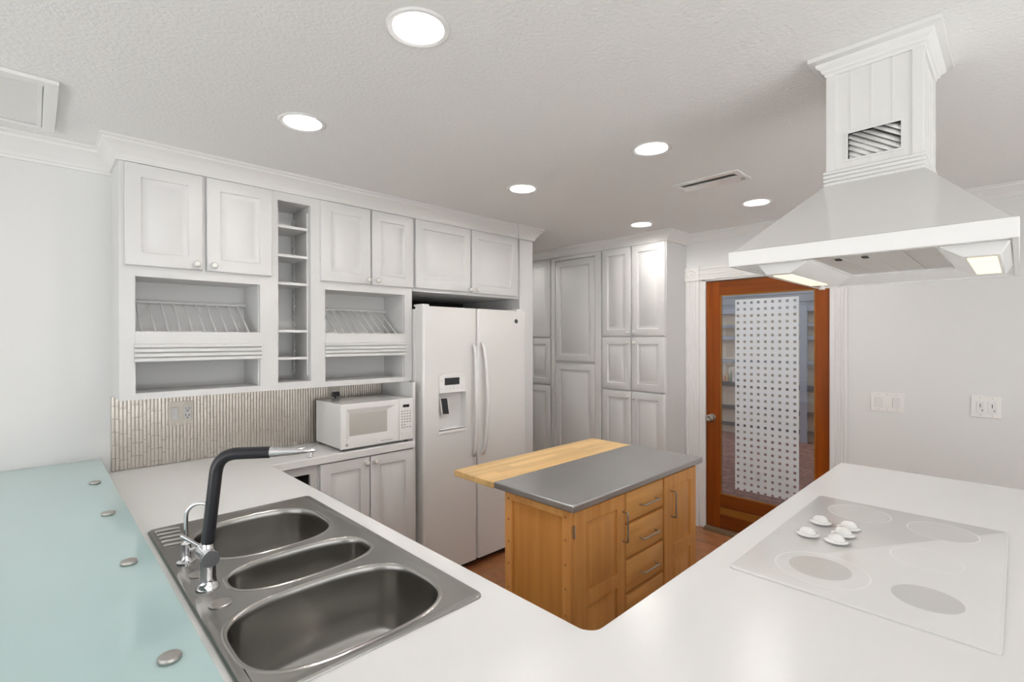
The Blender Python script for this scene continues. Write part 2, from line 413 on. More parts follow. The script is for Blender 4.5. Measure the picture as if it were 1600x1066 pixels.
# door casing with fluted legs and rosettes
def fluted(y0, y1, z0, z1, x):
    bm = B(); pts = [(x+.0, y1), (x+.0, y0)]; pr = [(x, y0), (x-.018, y0), (x-.018, y0+.014)]
    nfl = 4; w = (y1-y0-.028)/nfl
    for i in range(nfl):
        a = y0+.014+i*w
        pr += [(x-.018, a+.003), (x-.013, a+.006), (x-.013, a+w-.006), (x-.018, a+w-.003)]
    pr += [(x-.018, y1-.014), (x-.018, y1), (x, y1)]
    prism(bm, pr, 'z', z0, z1); return bm
CS = [(1.815, 1.928), (.797, .890)]
bm = fluted(*CS[0], .16, 1.995, XW); b2 = fluted(*CS[1], .16, 1.995, XW)
me = bpy.data.meshes.new('tmp'); b2.to_mesh(me); bm.from_mesh(me); b2.free()
for a, b in CS:
    box(bm, XW-.024, XW, a-.002, b+.002, 0, .16)
    tube(bm, [(XW-.024, a, .165), (XW-.024, b, .165)], .006, 8)
    box(bm, XW-.026, XW, a-.003, b+.003, 1.995, 2.108)
    lathe(bm, [(.040, 0), (.040, .004), (.032, .007), (.026, .003), (.016, .003), (.013, .007), (0, .009)], (XW-.026, (a+b)/2, 2.052), (-1, 0, 0), 28)
prism(bm, [(XW, 2.0), (XW-.018, 2.0), (XW-.018, 2.03), (XW-.013, 2.034), (XW-.013, 2.066), (XW-.018, 2.07), (XW-.018, 2.098), (XW, 2.098)], 'y', CS[1][1]+.003, CS[0][0]-.003) if False else None
n0 = None
pp = [(XW, 2.0), (XW-.018, 2.0), (XW-.018, 2.02), (XW-.013, 2.024), (XW-.013, 2.04), (XW-.018, 2.044), (XW-.018, 2.06), (XW-.013, 2.064), (XW-.013, 2.08), (XW-.018, 2.084), (XW-.018, 2.10), (XW, 2.10)]
rings(bm, [[(p[0], y, p[1]) for p in pp] for y in (CS[1][1]+.003, CS[0][0]-.003)])
# jambs
box(bm, XW-.004, XW+.118, DY1-.022, DY1+.03, 0, DZ+.008); box(bm, XW-.004, XW+.118, DY0-.02, DY0+.0, 0, DZ+.008); box(bm, XW-.004, XW+.118, DY0, DY1, DZ-.008, DZ+.008)
struct('trim_5', bm, TRIM)
bm = B(); box(bm, XW-.055, XW+.118, DY0+.002, DY1-.024, .0005, .014); box(bm, XW-.03, XW+.05, DY0+.002, DY1-.024, .014, .02)
struct('trim_6', bm, THRESH, bev=.003)
for nm, a, b in (('baseboard_right', Y0, CS[1][0]-.003),):
    bm = B(); sweep(bm, [(XW, b), (XW, a)], [(0, .0), (.014, .0), (.014, .09), (.009, .10), (.006, .115), (0, .12)]); struct(nm, bm, TRIM)
bm = B(); sweep(bm, [(X0, YA), (-.18, YA)], [(0, .0), (.014, .0), (.014, .09), (.009, .10), (.006, .115), (0, .12)]); struct('baseboard_left', bm, TRIM)

# door (structure) with parts
d1 = bpy.data.objects.new('door_1', None); COL.objects.link(d1); d1.location = (XW+.03, 1.766, 0); d1['kind'] = 'structure'
d1['label'] = 'stained orange-brown wooden door with a tall glass pane and frosted dotted film'
y0, y1, xf = .904, 1.766, XW+.012; xb = xf+.042
gy0, gy1, gz0, gz1 = .990, 1.655, .288, 1.872
bm = B(); box(bm, xf, xb, gy1, y1, .022, 1.982); box(bm, xf, xb, y0, gy0, .022, 1.982); obj('stile', bm, FIR, d1, bev=.003)
bm = B(); box(bm, xf+.0005, xb, gy0, gy1, gz1, 1.982); box(bm, xf+.0005, xb, gy0, gy1, .19, gz0); box(bm, xf+.0005, xb, gy0, gy1, .022, .132); obj('rail', bm, FIR_Y, d1, bev=.002)
bm = B(); box(bm, xf-.001, xb, gy0, gy1, .133, .189); obj('kick_strip', bm, FIR_L, d1)
bm = B()
for a in ((gy0, gy0+.010, gz0, gz1), (gy1-.010, gy1, gz0, gz1), (gy0+.010, gy1-.010, gz0, gz0+.010), (gy0+.010, gy1-.010, gz1-.010, gz1)): box(bm, xf+.002, xf+.014, *a)
obj('glass_bead', bm, FIR_L, d1, bev=.002)
bm = B(); box(bm, xf+.018, xf+.024, gy0, gy1, gz0, gz1); obj('glass', bm, GLASS, d1, smooth=False)
bm = B(); v = [bm.verts.new((xf+.0165, y, z)) for y, z in ((1.098, .352), (1.544, .352), (1.544, 1.826), (1.098, 1.826))]; bm.faces.new(v)
o = obj('frosted_film', bm, FILM, d1, smooth=False)
bm = B(); lathe(bm, [(.031, 0), (.031, .004), (.027, .009), (.012, .012), (.011, .030), (.020, .036), (.027, .045), (.028, .056), (.022, .064), (.010, .066), (.006, .064), (0, .064)], (xf, 1.717, .893), (-1, 0, 0), 28); obj('door_knob', bm, SATIN, d1)

# patio beyond the glass door
bm = B(); box(bm, XW+.12, 9.2, -2.5, 7, -.08, -.002); struct('patio_floor', bm, PATIO)
bm = B(); box(bm, 8.16, 8.24, -2.5, 7, 0, 1.98); struct('wall_patio', bm, PANEL)
bm = B(); box(bm, 8.14, 8.24, -2.5, 7, 1.981, 2.75); [box(bm, 8.125, 8.14, -2.5, 7, z, z+.02) for z in (2.08, 2.2, 2.32, 2.44)]; struct('trim_7', bm, mat('grey_header', (.30, .31, .33), .7))
bm = B(); box(bm, XW+.12, 6.4, -2.5, 7, 2.55, 2.6)
for k in range(12): box(bm, XW+.3+k*.18, XW+.31+k*.18, -2.5, 7, 2.545, 2.551)
struct('ceiling_patio', bm, PATIO_CEIL)
rt = thing('screen_frame', (8.1, 2.2, 0), 'dark horizontal rails and blue-grey posts of the patio enclosure seen through the glass door', 'fence')
for z, h in ((.15, .05), (.42, .06), (.80, .07)):
    bm = B(); box(bm, 8.08, 8.13, -1, 6.5, z-h/2, z+h/2); obj('rail', bm, BRONZE, rt)
for z, h in ((1.17, .05), (1.54, .06), (1.73, .04), (1.97, .08)):
    bm = B(); box(bm, 8.08, 8.13, -1, 6.5, z-h/2, z+h/2); obj('rail', bm, BLUEGREY, rt)
for y in (.75, 2.20, 3.95, 5.6):
    bm = B(); box(bm, 8.06, 8.11, y-.045, y+.045, 0, 2.0); obj('post', bm, [BLUEGREY], rt)
# things on the patio shelves
cols = [(.55, .42, .22), (.60, .30, .20), (.30, .36, .42), (.62, .60, .55), (.22, .26, .20)]
pm = [mat('patio_item_%d' % i, c, .6) for i, c in enumerate(cols)]
bm = B()
for i in range(11):
    y = 3.02+i*.052; h = random.uniform(.10, .24)
    n0 = len(bm.faces); lathe(bm, [(.018, 0), (.02, .01), (.02, h*.7), (.009, h*.85), (.009, h)], (8.02, y, .838), (0, 0, 1), 10, mi=i % 5)
tag(obj('garden_bottles', bm, pm), 'coloured slim items lined up on the left patio rail behind the door glass', 'bottles')
bpy.data.objects['garden_bottles']['kind'] = 'stuff'

# ================================================================= CEILING FITTINGS
bm0 = None
def downlight(loc, label):
    x, y = loc
    t = thing('recessed_light', (x, y, ZC), label, 'ceiling light', 'recessed ceiling lights')
    bm = B(); lathe(bm, [(.0705, .004), (.0705, -.002), (.083, -.004), (.088, -.001), (.088, .0), (.0695, .0), (.0695, .004)][::-1], (x, y, ZC-.0003), (0, 0, 1), 48)
    obj('trim_ring', bm, WHITE_GLOSS, t)
    bm = B()
    u = [(.0695, -.001), (.067, .008), (.062, .07), (.0, .07)]
    seg = 40; loops = [[(x+r*math.cos(2*PI*k/seg), y+r*math.sin(2*PI*k/seg), ZC+h) for k in range(seg)] for r, h in [(.0695, -.001), (.067, .008), (.061, .072)]]
    rings(bm, loops, cap0=False, cap1=True); obj('reflector', bm, WHITE_GLOSS, t)
    bm = B(); lathe(bm, [(.030, .060), (.050, .022), (.053, .014), (.051, .010), (0, .006)], (x+.004, y-.003, ZC), (.12, -.08, 1), 40); obj('bulb', bm, LAMP, t)
    return t
Ldesc = ['round recessed light with white trim, nearest and largest in the ceiling', 'recessed ceiling light over the steel island top, in the near row', 'recessed ceiling light next to the range hood canopy, farthest of the near row',
         'recessed ceiling light in front of the left double cabinet, near the return grille', 'small recessed ceiling light in front of the cabinet over the refrigerator', 'smallest recessed ceiling light, close to the tall pantry crown',
         'recessed ceiling light in the side passage beyond the refrigerator, hidden by the end panel']
L0 = downlight(lights_at[0], Ldesc[0])
for p, d in list(zip(lights_at, Ldesc))[1:]: copy_tree(L0, (*p, ZC), d, 'recessed ceiling lights')
# supply vent
t = thing('ceiling_vent', (2.61, 1.16, ZC), 'slim rectangular white air vent with a dark slot between ceiling lights', 'vent')
bm = B(); plate(bm, rect(2.527, 2.716, .985, 1.335), [rect(VENT[0]-.0, VENT[1]+.0, VENT[2], VENT[3])], ZC-.007, ZC-.0005); obj('frame', bm, WHITE_GLOSS, t, bev=.003)
bm = B(); box(bm, VENT[0]-.012, VENT[1]+.012, VENT[2]-.01, VENT[3]+.01, ZC+.1005, ZC+.104)
obj('duct', bm, SHADOW, t)
bm = B()
for i in range(2):
    a = VENT[0]+.012+i*.022
    prism(bm, [(a, ZC-.004), (a+.003, ZC-.004), (a+.014, ZC+.02), (a+.011, ZC+.02)], 'y', VENT[2], VENT[3]) if False else rings(bm, [[(q[0], y, q[1]) for q in ((a, ZC-.004), (a+.003, ZC-.004), (a+.014, ZC+.02), (a+.011, ZC+.02))] for y in (VENT[2], VENT[3])])
obj('slat', bm, SATIN, t)
bm = B(); box(bm, 2.665, 2.672, 1.0, 1.02, ZC-.016, ZC-.007); obj('lever', bm, SATIN, t)
# return grille
t = thing('return_grille', (-.35, 2.45, ZC), 'square white louvred return-air grille at the left end of the ceiling', 'vent')
gx0, gx1, ga, gb = -.75, .062, 2.205, 2.73
bm = B(); plate(bm, rect(gx0, gx1, ga, gb), [rect(gx0+.04, gx1-.038, ga+.04, gb-.038)], ZC-.014, ZC-.0005); obj('frame', bm, WHITE_GLOSS, t, bev=.002)
bm = B(); plate(bm, rect(gx0+.041, gx1-.040, ga+.041, gb-.039), [rect(gx0+.052, gx1-.053, ga+.050, gb-.048)], ZC-.012, ZC-.001); obj('inner_frame', bm, WHITE_GLOSS, t)
bm = B(); n = 34
for i in range(n):
    y = ga+.052+i*(gb-ga-.104)/n
    rings(bm, [[(x, q[0], q[1]) for q in ((y, ZC-.0045), (y+.001, ZC-.0045), (y+.0092, ZC-.009), (y+.0082, ZC-.009))] for x in (gx0+.052, gx1-.053)])
obj('louvre', bm, FRIDGE, t)
bm = B(); box(bm, gx0+.04, gx1-.038, ga+.04, gb-.038, ZC-.0018, ZC-.0006); obj('filter', bm, RECESS, t)

# ================================================================= UPPER CABINETS, LEFT WALL
def knob(bm, x, y, z, d=(0, -1, 0)):
    lathe(bm, [(.010, 0), (.010, .003), (.006, .006), (.0055, .010), (.013, .013), (.0155, .018), (.0135, .0222)], (x, y, z), d, 20, mi=0)
    lathe(bm, [(.0135, .0215), (.0138, .0228), (.0118, .0240), (.0110, .0238)], (x, y, z), d, 20, mi=1)
    lathe(bm, [(.0115, .0238), (.008, .0262), (0, .027)], (x, y, z), d, 20, mi=0)
def add_door(t, u0, u1, v0, v1, d, kn=None, rot=False, mt=None, **k):
    bm = B(); raised_door(bm, u0, u1, v0, v1, d, **k)
    if rot: rotB(bm)
    dr = obj('door', bm, mt or CAB, t)
    if kn:
        bm = B(); knob(bm, kn[0], d, kn[1])
        if rot: rotB(bm)
        obj('knob', bm, [PLASTIC, SATIN], dr)
    return dr
ZB, ZT = 1.262, 2.283
def carcass(x0, x1, holes, backs=True, y1=YA, z0=ZB, z1=ZT):
    bm = B(); face_frame(bm, x0, x1, z0, z1, holes, YF, YF+.02)
    box(bm, x0, x0+.016, YF+.02, y1, z0, z1); box(bm, x1-.016, x1, YF+.02, y1, z0, z1)
    box(bm, x0+.016, x1-.016, YF+.02, y1, z0, z0+.018); box(bm, x0+.016, x1-.016, YF+.02, y1, z1-.018, z1)
    box(bm, x0+.016, x1-.016, y1-.008, y1-.001, z0, z1)
    return bm
def plate_rack_unit(x0, x1, hx0, hx1, dl, label, xs):
    t = thing('wall_cabinet', (x0, YF, ZB), label, 'cabinet', 'wall cabinets with plate racks')
    bm = carcass(x0, x1, [(hx0, hx1, 1.290, 1.426), (hx0, hx1, 1.505, 1.797)])
    for s in (x0+.016, ): pass
    box(bm, hx0-.002, hx0+.004, YF+.019, YA-.008, ZB+.018, 1.81); box(bm, hx1-.004, hx1+.002, YF+.019, YA-.008, ZB+.018, 1.81)
    box(bm, x0+.016, x1-.016, YF+.02, YA-.008, 1.797, 1.815)
    box(bm, x0+.016, x1-.016, YF+.02, YA-.008, 1.272, 1.290)
    obj('body', bm, CAB, t)
    for i, (a, b, k) in enumerate(dl): add_door(t, a, b, 1.842, 2.279, YF-.021, (k, 1.868))
    # rack: fascia, flutes, rail, dowels
    bm = B(); box(bm, hx0-.002, hx1+.002, YF-.004, YA-.009, 1.503, 1.512)
    box(bm, hx0, hx1, YF-.004, YF+.016, 1.512, 1.558)
    for i in range(4):
        z = 1.424+i*.0205; rings(bm, [[(x, q[0], q[1]) for q in ((YF+.018, z), (YF-.008, z), (YF-.014, z+.004), (YF-.014, z+.014), (YF-.008, z+.019), (YF+.018, z+.019))] for x in (hx0-.004, hx1+.004)])
    r = obj('plate_rack', bm, CAB, t)
    bm = B(); tube(bm, [(hx0+.02, YA-.022, 1.702), (hx1-.004, YA-.022, 1.702)], .009, 12); obj('rail', bm, CAB, r)
    x = hx1-.042
    while x > hx0+.012:
        bm = B(); tube(bm, [(x, YA-.024, 1.700), (x, YF+.014, 1.545)], .0045, 8); obj('dowel', bm, CAB, r); x -= .0478
    return t
plate_rack_unit(.257, .880, .311, .812, [(.275, .562, .535), (.577, .863, .604)], 'white wall cabinet with two raised doors over the leftmost plate rack', None)
t = thing('open_shelf_cabinet', (.88, YF, ZB), 'narrow open white shelf column with five shelves between the plate racks', 'cabinet')
bm = carcass(.880, 1.092, [(.898, 1.066, 1.300, 2.240)])
box(bm, .893, .899, YF+.019, YA-.008, 1.28, 2.26); box(bm, 1.065, 1.071, YF+.019, YA-.008, 1.28, 2.26); box(bm, .896, 1.07, YF+.02, YA-.008, 1.282, 1.3); box(bm, .896, 1.07, YF+.02, YA-.008, 2.24, 2.258)
obj('body', bm, CAB, t)
for z in (2.108, 1.957, 1.812, 1.563, 1.420):
    bm = B(); box(bm, .9, 1.058, YF+.012, YA-.03, z-.004, z+.010); obj('shelf', bm, CAB, t, bev=.001)
for (x, s) in ((1.061, -1), (.903, 1)):
    for y in (YF+.03, YA-.035):
        bm = B(); pr = []
        z = 1.34
        while z < 2.2:
            pr += [(0, z), (.010, z+.010), (.010, z+.016), (.002, z+.020)]; z += .036
        pr = [(.0, 1.33)]+pr+[(.0, z)]
        pts = [(x+s*(q[0]-.001) if False else q[0], q[1]) for q in pr]+[(-.004, z), (-.004, 1.33)]
        rings(bm, [[(x+s*.002+dx, y+q[0]*(-1 if y > 2.7 else 1), q[1]) for q in pts] for dx in (-.004, .004)])
        obj('shelf_support', bm, CAB, t)
bm = B(); lathe(bm, [(.004, 0), (.004, .002)], (.955, YA-.0085, 2.19), (0, -1, 0), 10); obj('screw', bm, SHADOW, t)
plate_rack_unit(1.092, 1.698, 1.145, 1.646, [(1.115, 1.409, 1.388), (1.417, 1.698, 1.447)], 'white wall cabinet with two doors over the plate rack above the microwave', None)
t = thing('over_fridge_cabinet', (1.70, YF, 1.82), 'white double-door cabinet mounted above the refrigerator', 'cabinet')
bm = B(); box(bm, 1.70, 2.64, YF, 3.33, 1.825, ZT); obj('body', bm, CAB, t, bev=.002)
add_door(t, 1.716, 2.160, 1.845, 2.279, YF-.021, (2.143, 1.862)); add_door(t, 2.170, 2.612, 1.843, 2.279, YF-.021, (2.207, 1.866))
bm = B(); box(bm, 2.641, 2.785, YF-.012, 3.33, .0005, ZT); tag(obj('refrigerator_side_panel', bm, CAB, bev=.002), 'tall plain white end panel on the right side of the refrigerator alcove', 'panel')
bm = B(); box(bm, 1.634, 1.652, 2.545, YA, .0005, ZB-.001); box(bm, 1.652, 1.698, YF+.03, YA, .0005, ZB-.001)
tag(obj('cabinet_end_panel', bm, CAB), 'plain white upright panel between the microwave and the refrigerator', 'panel')

# ================================================================= BACKSPLASH
bm = B(); box(bm, .250, 1.633, YA-.004, YA-.0008, .916, ZB-.001, 1)
pitch = .0148; x = .2505; i = 0
while x+pitch < 1.634:
    z = .917-random.choice((0, .012, .024, .036, .048)); 
    while z < ZB-.002:
        a, b = max(z, .9165), min(z+.0585, ZB-.0015)
        if b-a > .004:
            g = .0004; w = pitch-2*g; yb = YA-.004; dd = .0033
            tl = random.uniform(-.0007, .0007)
            pr = [(x+g, yb), (x+g, yb-.0026), (x+g+w*.15, yb-.0031), (x+g+w*.35, yb-dd), (x+g+w*.65, yb-dd), (x+g+w*.85, yb-.0031), (x+g+w, yb-.0026), (x+g+w, yb)]
            lo = [[(p[0], p[1]+(tl if k == 0 else -tl)*.6, h) for p in pr] for k, h in ((0, a+.0006), (1, b-.0006))]
            rings(bm, lo)
        z += .060
    x += pitch
tag(obj('mosaic_backsplash', bm, [MOSAIC, GROUT], ang=50), 'brushed metal stick mosaic backsplash between counter and wall cabinets', 'backsplash')
# outlets on the backsplash
def outlet_slots(bm, x, y, z, mi, face='Y'):
    for s in (-.0065, .0065):
        box(bm, x+s-.0012, x+s+.0012, y-.0012, y, z-.0005, z+.0085, mi)
    lathe(bm, [(.0028, 0), (.0028, .0012)], (x, y, z-.008), (0, -1, 0), 10, mi=mi)
t = thing('outlet_plate', (.519, YA-.008, 1.10), 'beige double wall plate with rocker switch and outlet on the metal backsplash', 'outlet')
yb = YA-.0085
bm = B(); box(bm, .467, .572, yb-.006, yb, 1.102, 1.217)
for x in (.493, .546):
    for z in (1.111, 1.208): lathe(bm, [(.003, 0), (.003, .001)], (x, yb-.006, z), (0, -1, 0), 10)
obj('plate', bm, BEIGE, t, bev=.002)
bm = B(); box(bm, .479, .507, yb-.010, yb-.006, 1.13, 1.19); obj('rocker_switch', bm, [RECESS], t, bev=.001)
bm = B(); box(bm, .532, .560, yb-.009, yb-.006, 1.127, 1.192)
outlet_slots(bm, .546, yb-.009, 1.177, 1); outlet_slots(bm, .546, yb-.009, 1.143, 1); obj('socket', bm, [RECESS, DARK], t)
t = thing('outlet_plate', (1.30, YA-.008, 1.13), 'beige outlet plate behind the microwave, partly hidden', 'outlet')
bm = B(); box(bm, 1.268, 1.338, yb-.006, yb, 1.125, 1.24); obj('plate', bm, BEIGE, t, bev=.002)
bm = B(); box(bm, 1.289, 1.317, yb-.009, yb-.006, 1.15, 1.215); obj('socket', bm, RECESS, t)
bm = B(); box(bm, 1.285, 1.325, yb-.036, yb-.0095, 1.178, 1.205)
tube(bm, [(1.305, yb-.012, 1.18), (1.306, yb-.009, 1.12), (1.31, yb-.009, 1.0), (1.32, yb-.009, .93)], .004, 8)
tag(obj('power_plug', bm, BLACK, bev=.003), 'black power plug in the outlet behind the microwave', 'plug')

# ================================================================= COUNTERTOP + BASES
CZ = .915
inner = fillet([(1.632, 2.517), (.820, 2.517), (.820, .612), (2.842, .612)], .0, 1)
cpath = [(-.17, YA-.0005), (-.17, .70), (.70, -.35), (2.842, -.35), (2.842, .612)]
cpath += [(.820+.034-.034*math.sin(a*PI/16), .612+.034-.034*math.cos(a*PI/16)) for a in range(9)]
cpath += [(.820, 2.517), (1.633, 2.517), (1.633, YA-.0005)]
SX0, SX1, SY0, SY1 = .250, .760, .876, 1.913
bm = B(); plate(bm, cpath, [rrect(SX0+.012, SX1-.012, SY0+.012, SY1-.012, .03)], CZ-.040, CZ)
tag(obj('countertop', bm, QUARTZ, bev=.004, seg=3, smooth=False), 'glossy white U-shaped countertop carrying the sink and the cooktop', 'countertop')
def open_box(bm, pts, z0, z1):
    rings(bm, [[(x, y, z) for x, y in pts] for z in (z0, z1)], cap0=True, cap1=False)
t = thing('sink_base_cabinet', (.4, 1.5, 0), 'white base cabinet run under the sink counter', 'cabinet')
bm = B(); open_box(bm, [(-.02, 2.9), (-.02, .70), (.42, .17), (.79, .17), (.79, 2.9)], .10, CZ-.041); obj('body', bm, CAB, t, smooth=False)
bm = B(); open_box(bm, [(.04, 2.9), (.04, .72), (.45, .22), (.73, .22), (.73, 2.9)], .0005, .10); obj('toe_kick', bm, CAB, t)
t = thing('cooktop_base_cabinet', (1.8, .2, 0), 'white base cabinet run under the cooktop counter', 'cabinet')
bm = B(); open_box(bm, [(.80, .165), (.80, -.30), (2.80, -.30), (2.80, .585), (.80, .585)], .10, CZ-.041); obj('body', bm, CAB, t, smooth=False)
bm = B(); open_box(bm, [(.80, -.25), (2.74, -.25), (2.74, .52), (.80, .52)], .0005, .10); obj('toe_kick', bm, CAB, t)
YB = 2.548
t = thing('niche_base_cabinet', (.8, YB, 0), 'white base cabinet with a small open niche beside the sink corner', 'cabinet')
bm = B(); face_frame(bm, .80, 1.056, .10, CZ-.041, [(.83, 1.018, .45, .828)], YB, YB+.02)
box(bm, 1.04, 1.056, YB+.02, YA-.01, .1, CZ-.041); box(bm, .80, 1.04, YA-.02, YA-.01, .1, CZ-.041); box(bm, .8, 1.04, YB+.02, YA-.02, .1, .45); box(bm, .80, 1.04, YB+.06, YA-.01, .0005, .1)
obj('body', bm, CAB, t)
bm = B(); box(bm, .826, 1.022, YB+.021, YA-.021, .451, .456); box(bm, 1.018, 1.036, YB+.021, YA-.021, .456, .85); obj('niche_shade', bm, SHADOW, t)  # near-black sheets paint the shade inside the open niche
t = thing('base_cabinet', (1.058, YB, 0), 'white double-door base cabinet under the microwave', 'cabinet')
bm = B(); box(bm, 1.058, 1.633, YB, YA-.01, .10, CZ-.041); box(bm, 1.058, 1.633, YB+.06, YA-.01, .0005, .10); obj('body', bm, CAB, t)
add_door(t, 1.064, 1.343, .115, .868, YB-.021, (1.322, .838)); add_door(t, 1.350, 1.629, .115, .868, YB-.021, (1.374, .838))

# ================================================================= SINK
t = thing('kitchen_sink', (.505, 1.39, CZ), 'stainless steel drop-in sink with three rounded bowls', 'sink')
bowls = [(.338, .700, 1.492, 1.838, 2.9), (.343, .708, 1.262, 1.452, 2.7), (.275, .708, .905, 1.222, 3.0)]
zt = CZ+.005
loops_out = [super_ell(a-.010, b+.010, c-.010, d+.010, e) for a, b, c, d, e in bowls]
bm = B()
o1 = rrect(SX0, SX1, SY0, SY1, .022, 6)
ins = lambda k, z: [(x, y, z) for x, y in rrect(SX0+k, SX1-k, SY0+k, SY1-k, max(.022-k*.6, .008), 6)]
rings(bm, [ins(0, CZ+.0005), ins(.001, CZ+.004), ins(.005, CZ+.0065), ins(.009, CZ+.0065), ins(.016, zt-.001), ins(.022, zt-.001)], cap0=False, cap1=False)
ed = []
zt -= .001
for lp in [[(p[0], p[1]) for p in ins(.022, 0)]]+loops_out:
    vs = [bm.verts.new((x, y, zt)) for x, y in lp]; ed += [bm.edges.new((vs[i], vs[(i+1) % len(vs)])) for i in range(len(vs))]
bmesh.ops.triangle_fill(bm, use_beauty=True, use_dissolve=False, edges=ed, normal=(0, 0, 1))
bmesh.ops.remove_doubles(bm, verts=bm.verts, dist=1e-5)
for i in range(5):   # raised drain ridges by the far edge
    y = 1.880-i*.036; tube(bm, [(.268, y, zt), (.275, y, zt+.0015), (.325-.004*i, y-.008, zt+.0015), (.332-.004*i, y-.009, zt)], .0045, 8)
obj('deck', bm, SINK, t, ang=30)
for j, (a, b, c, d, e) in enumerate(bowls):
    dep = (.17, .15, .19)[j]
    prof = [(-.010, 0), (-.007, .0018), (-.003, .0018), (0, 0), (.003, -.006), (.004, -.02), (.008, -dep*.6), (.014, -dep*.82), (.026, -dep*.94), (.045, -dep*.99), (.08, -dep)]
    bm = B(); L = []
    for k, h in prof:
        k2 = min(k, (d-c)/2-.01)
        L.append([(x, y, zt+h) for x, y in super_ell(a+k, b-k, c+k2, d-k2, e)])
    rings(bm, L, cap0=False)
    bl = obj('bowl', bm, SINK, t, ang=60)
    bm = B(); cx, cy = (a+b)/2, (c+d)/2
    lathe(bm, [(.044, .0005), (.044, .003), (.036, .004), (.030, .0015), (.012, .0015), (.010, .005), (0, .006)], (cx, cy, zt-dep), (0, 0, 1), 28); obj('drain', bm, CHROME, bl)
for (x, y) in ((.303, 1.466), (.302, 1.268)):
    bm = B(); lathe(bm, [(.024, 0), (.024, .002), (.021, .0035), (.018, .003), (0, .003)], (x, y, zt), (0, 0, 1), 28); obj('hole_cover', bm, SATIN, t)

# faucet
FX, FY = .300, 1.372
t = thing('kitchen_faucet', (FX, FY, zt), 'tall chrome kitchen faucet with matte black angled spout sleeve', 'faucet')
bm = B()
lathe(bm, [(.026, .0003), (.026, .004), (.0215, .010), (.0190, .018), (.0180, .030), (.0180, .085), (.012, .092), (.0115, .12)], (FX, FY, zt), (0, 0, 1), 32)
lathe(bm, [(.0150, .030), (.0195, .026), (.0195, -.026), (.0200, -.0275), (.0195, -.030), (.0150, -.030)], (FX, FY, zt+.078), (0, 1, 0), 32)
obj('body', bm, CHROME, t)
bm = B(); lathe(bm, [(.0185, 0), (.0185, .006)], (FX, FY+.026, zt+.078), (0, 1, 0), 32); obj('collar', bm, BLACK, t)
bm = B(); lathe(bm, [(.0150, .0295), (.0190, .0295), (.0190, .031), (.0, .031)], (FX, FY, zt+.078), (0, -1, 0), 32); obj('end_cap', bm, steel('end_cap_steel', (.22, .22, .23), .3, 'X'), t)
bm = B(); lathe(bm, [(.0150, .030), (.0195, .032), (.0195, .046), (.017, .049), (0, .050)], (FX, FY, zt+.078), (0, 1, 0), 32)
tube(bm, [(FX-.005, FY+.04, zt+.088), (FX-.040, FY+.058, zt+.118), (FX-.044, FY+.060, zt+.121)], [.0045, .0045, .0052], 12); obj('lever_handle', bm, CHROME, t)
dirh = Vector((.834, -.552, 0)); rgt = Vector((math.sin(.8008), -math.cos(.8008), 0))
p0 = Vector((FX, FY, zt+.108)); p1 = Vector((FX, FY, 1.243))+rgt*.026; p2 = p1+dirh*.118; p3 = p1+dirh*.222
bm = B(); tube(bm, fillet([p0, p1, p2], .045, 10), .0145, 24); obj('spout_sleeve', bm, BLACK, t, bev=.002)
bm = B()
def flat(p, w, h): 
    sd = Vector((-dirh.y, dirh.x, 0)); return [p+sd*w*math.cos(2*PI*k/24)+Vector((0, 0, 1))*h*math.sin(2*PI*k/24) for k in range(24)]
rings(bm, [flat(p2, .0128, .0128), flat(p2+dirh*.012, .0128, .0122), flat(p2.lerp(p3, .6), .0135, .0085)if False else flat(p2+dirh*.062, .0135, .0085), flat(p3+Vector((0, 0, .002)), .0125, .0055), flat(p3+dirh*.004+Vector((0, 0, .002)), .009, .003)])
q = p3-dirh*.012; lathe(bm, [(.0085, 0), (.0085, .014), (.0065, .0155), (0, .0155)], q+Vector((0, 0, -.002)), (0, 0, -1), 20)
obj('spray_head', bm, CHROME, t)
# filtered water tap
tx, ty = .293, 1.572
t = thing('filter_tap', (tx, ty, zt), 'small thin chrome gooseneck tap behind the black-sleeved faucet', 'faucet')
bm = B(); lathe(bm, [(.022, .0003), (.022, .003), (.014, .006), (.0115, .012), (.0115, .050), (.007, .054), (.0055, .058)], (tx, ty, zt), (0, 0, 1), 24)
tube(bm, [(tx, ty, zt+.03), (tx+.022, ty-.016, zt+.036)], .005, 10); obj('body', bm, CHROME, t)
bm = B(); arc = [(tx, ty, zt+.05), (tx, ty, zt+.122)]
for k in range(1, 13):
    a = PI*k/12; arc.append((tx+(.036-.036*math.cos(a))*.8, ty-(.036-.036*math.cos(a))*.6, zt+.122+.036*math.sin(a)))
arc.append((arc[-1][0], arc[-1][1], zt+.10)); tube(bm, arc, .0052, 14); obj('spout', bm, CHROME, t)

# ================================================================= GLASS BAR TOP
t = thing('glass_bar_top', (.02, 1.6, CZ), 'pale aqua frosted glass bar top raised beside the sink', 'counter')
bm = B(); prism(bm, [(-.165, 2.904), (-.165, .70), (.213, .25), (.213, 2.904)], 'z', .973, .983)
bm.faces.ensure_lookup_table()
for f in bm.faces:
    if abs(f.calc_center_median().z-.978) < .002: f.material_index = 1
obj('glass_panel', bm, [AQUA, AQUA_EDGE], t, bev=.0012)
for y in (2.408, 1.952, 1.488, .992):
    for x in (.161, -.12):
        bm = B(); lathe(bm, [(.016, 0), (.0175, .002), (.0175, .006), (.0155, .009), (0, .0095)], (x, y, .9832), (0, 0, 1), 28)
        cp = obj('standoff_cap', bm, SATIN, t)
        bm = B(); lathe(bm, [(.014, 0), (.014, .057)], (x, y, CZ+.0003), (0, 0, 1), 20); obj('post', bm, SATIN, cp)

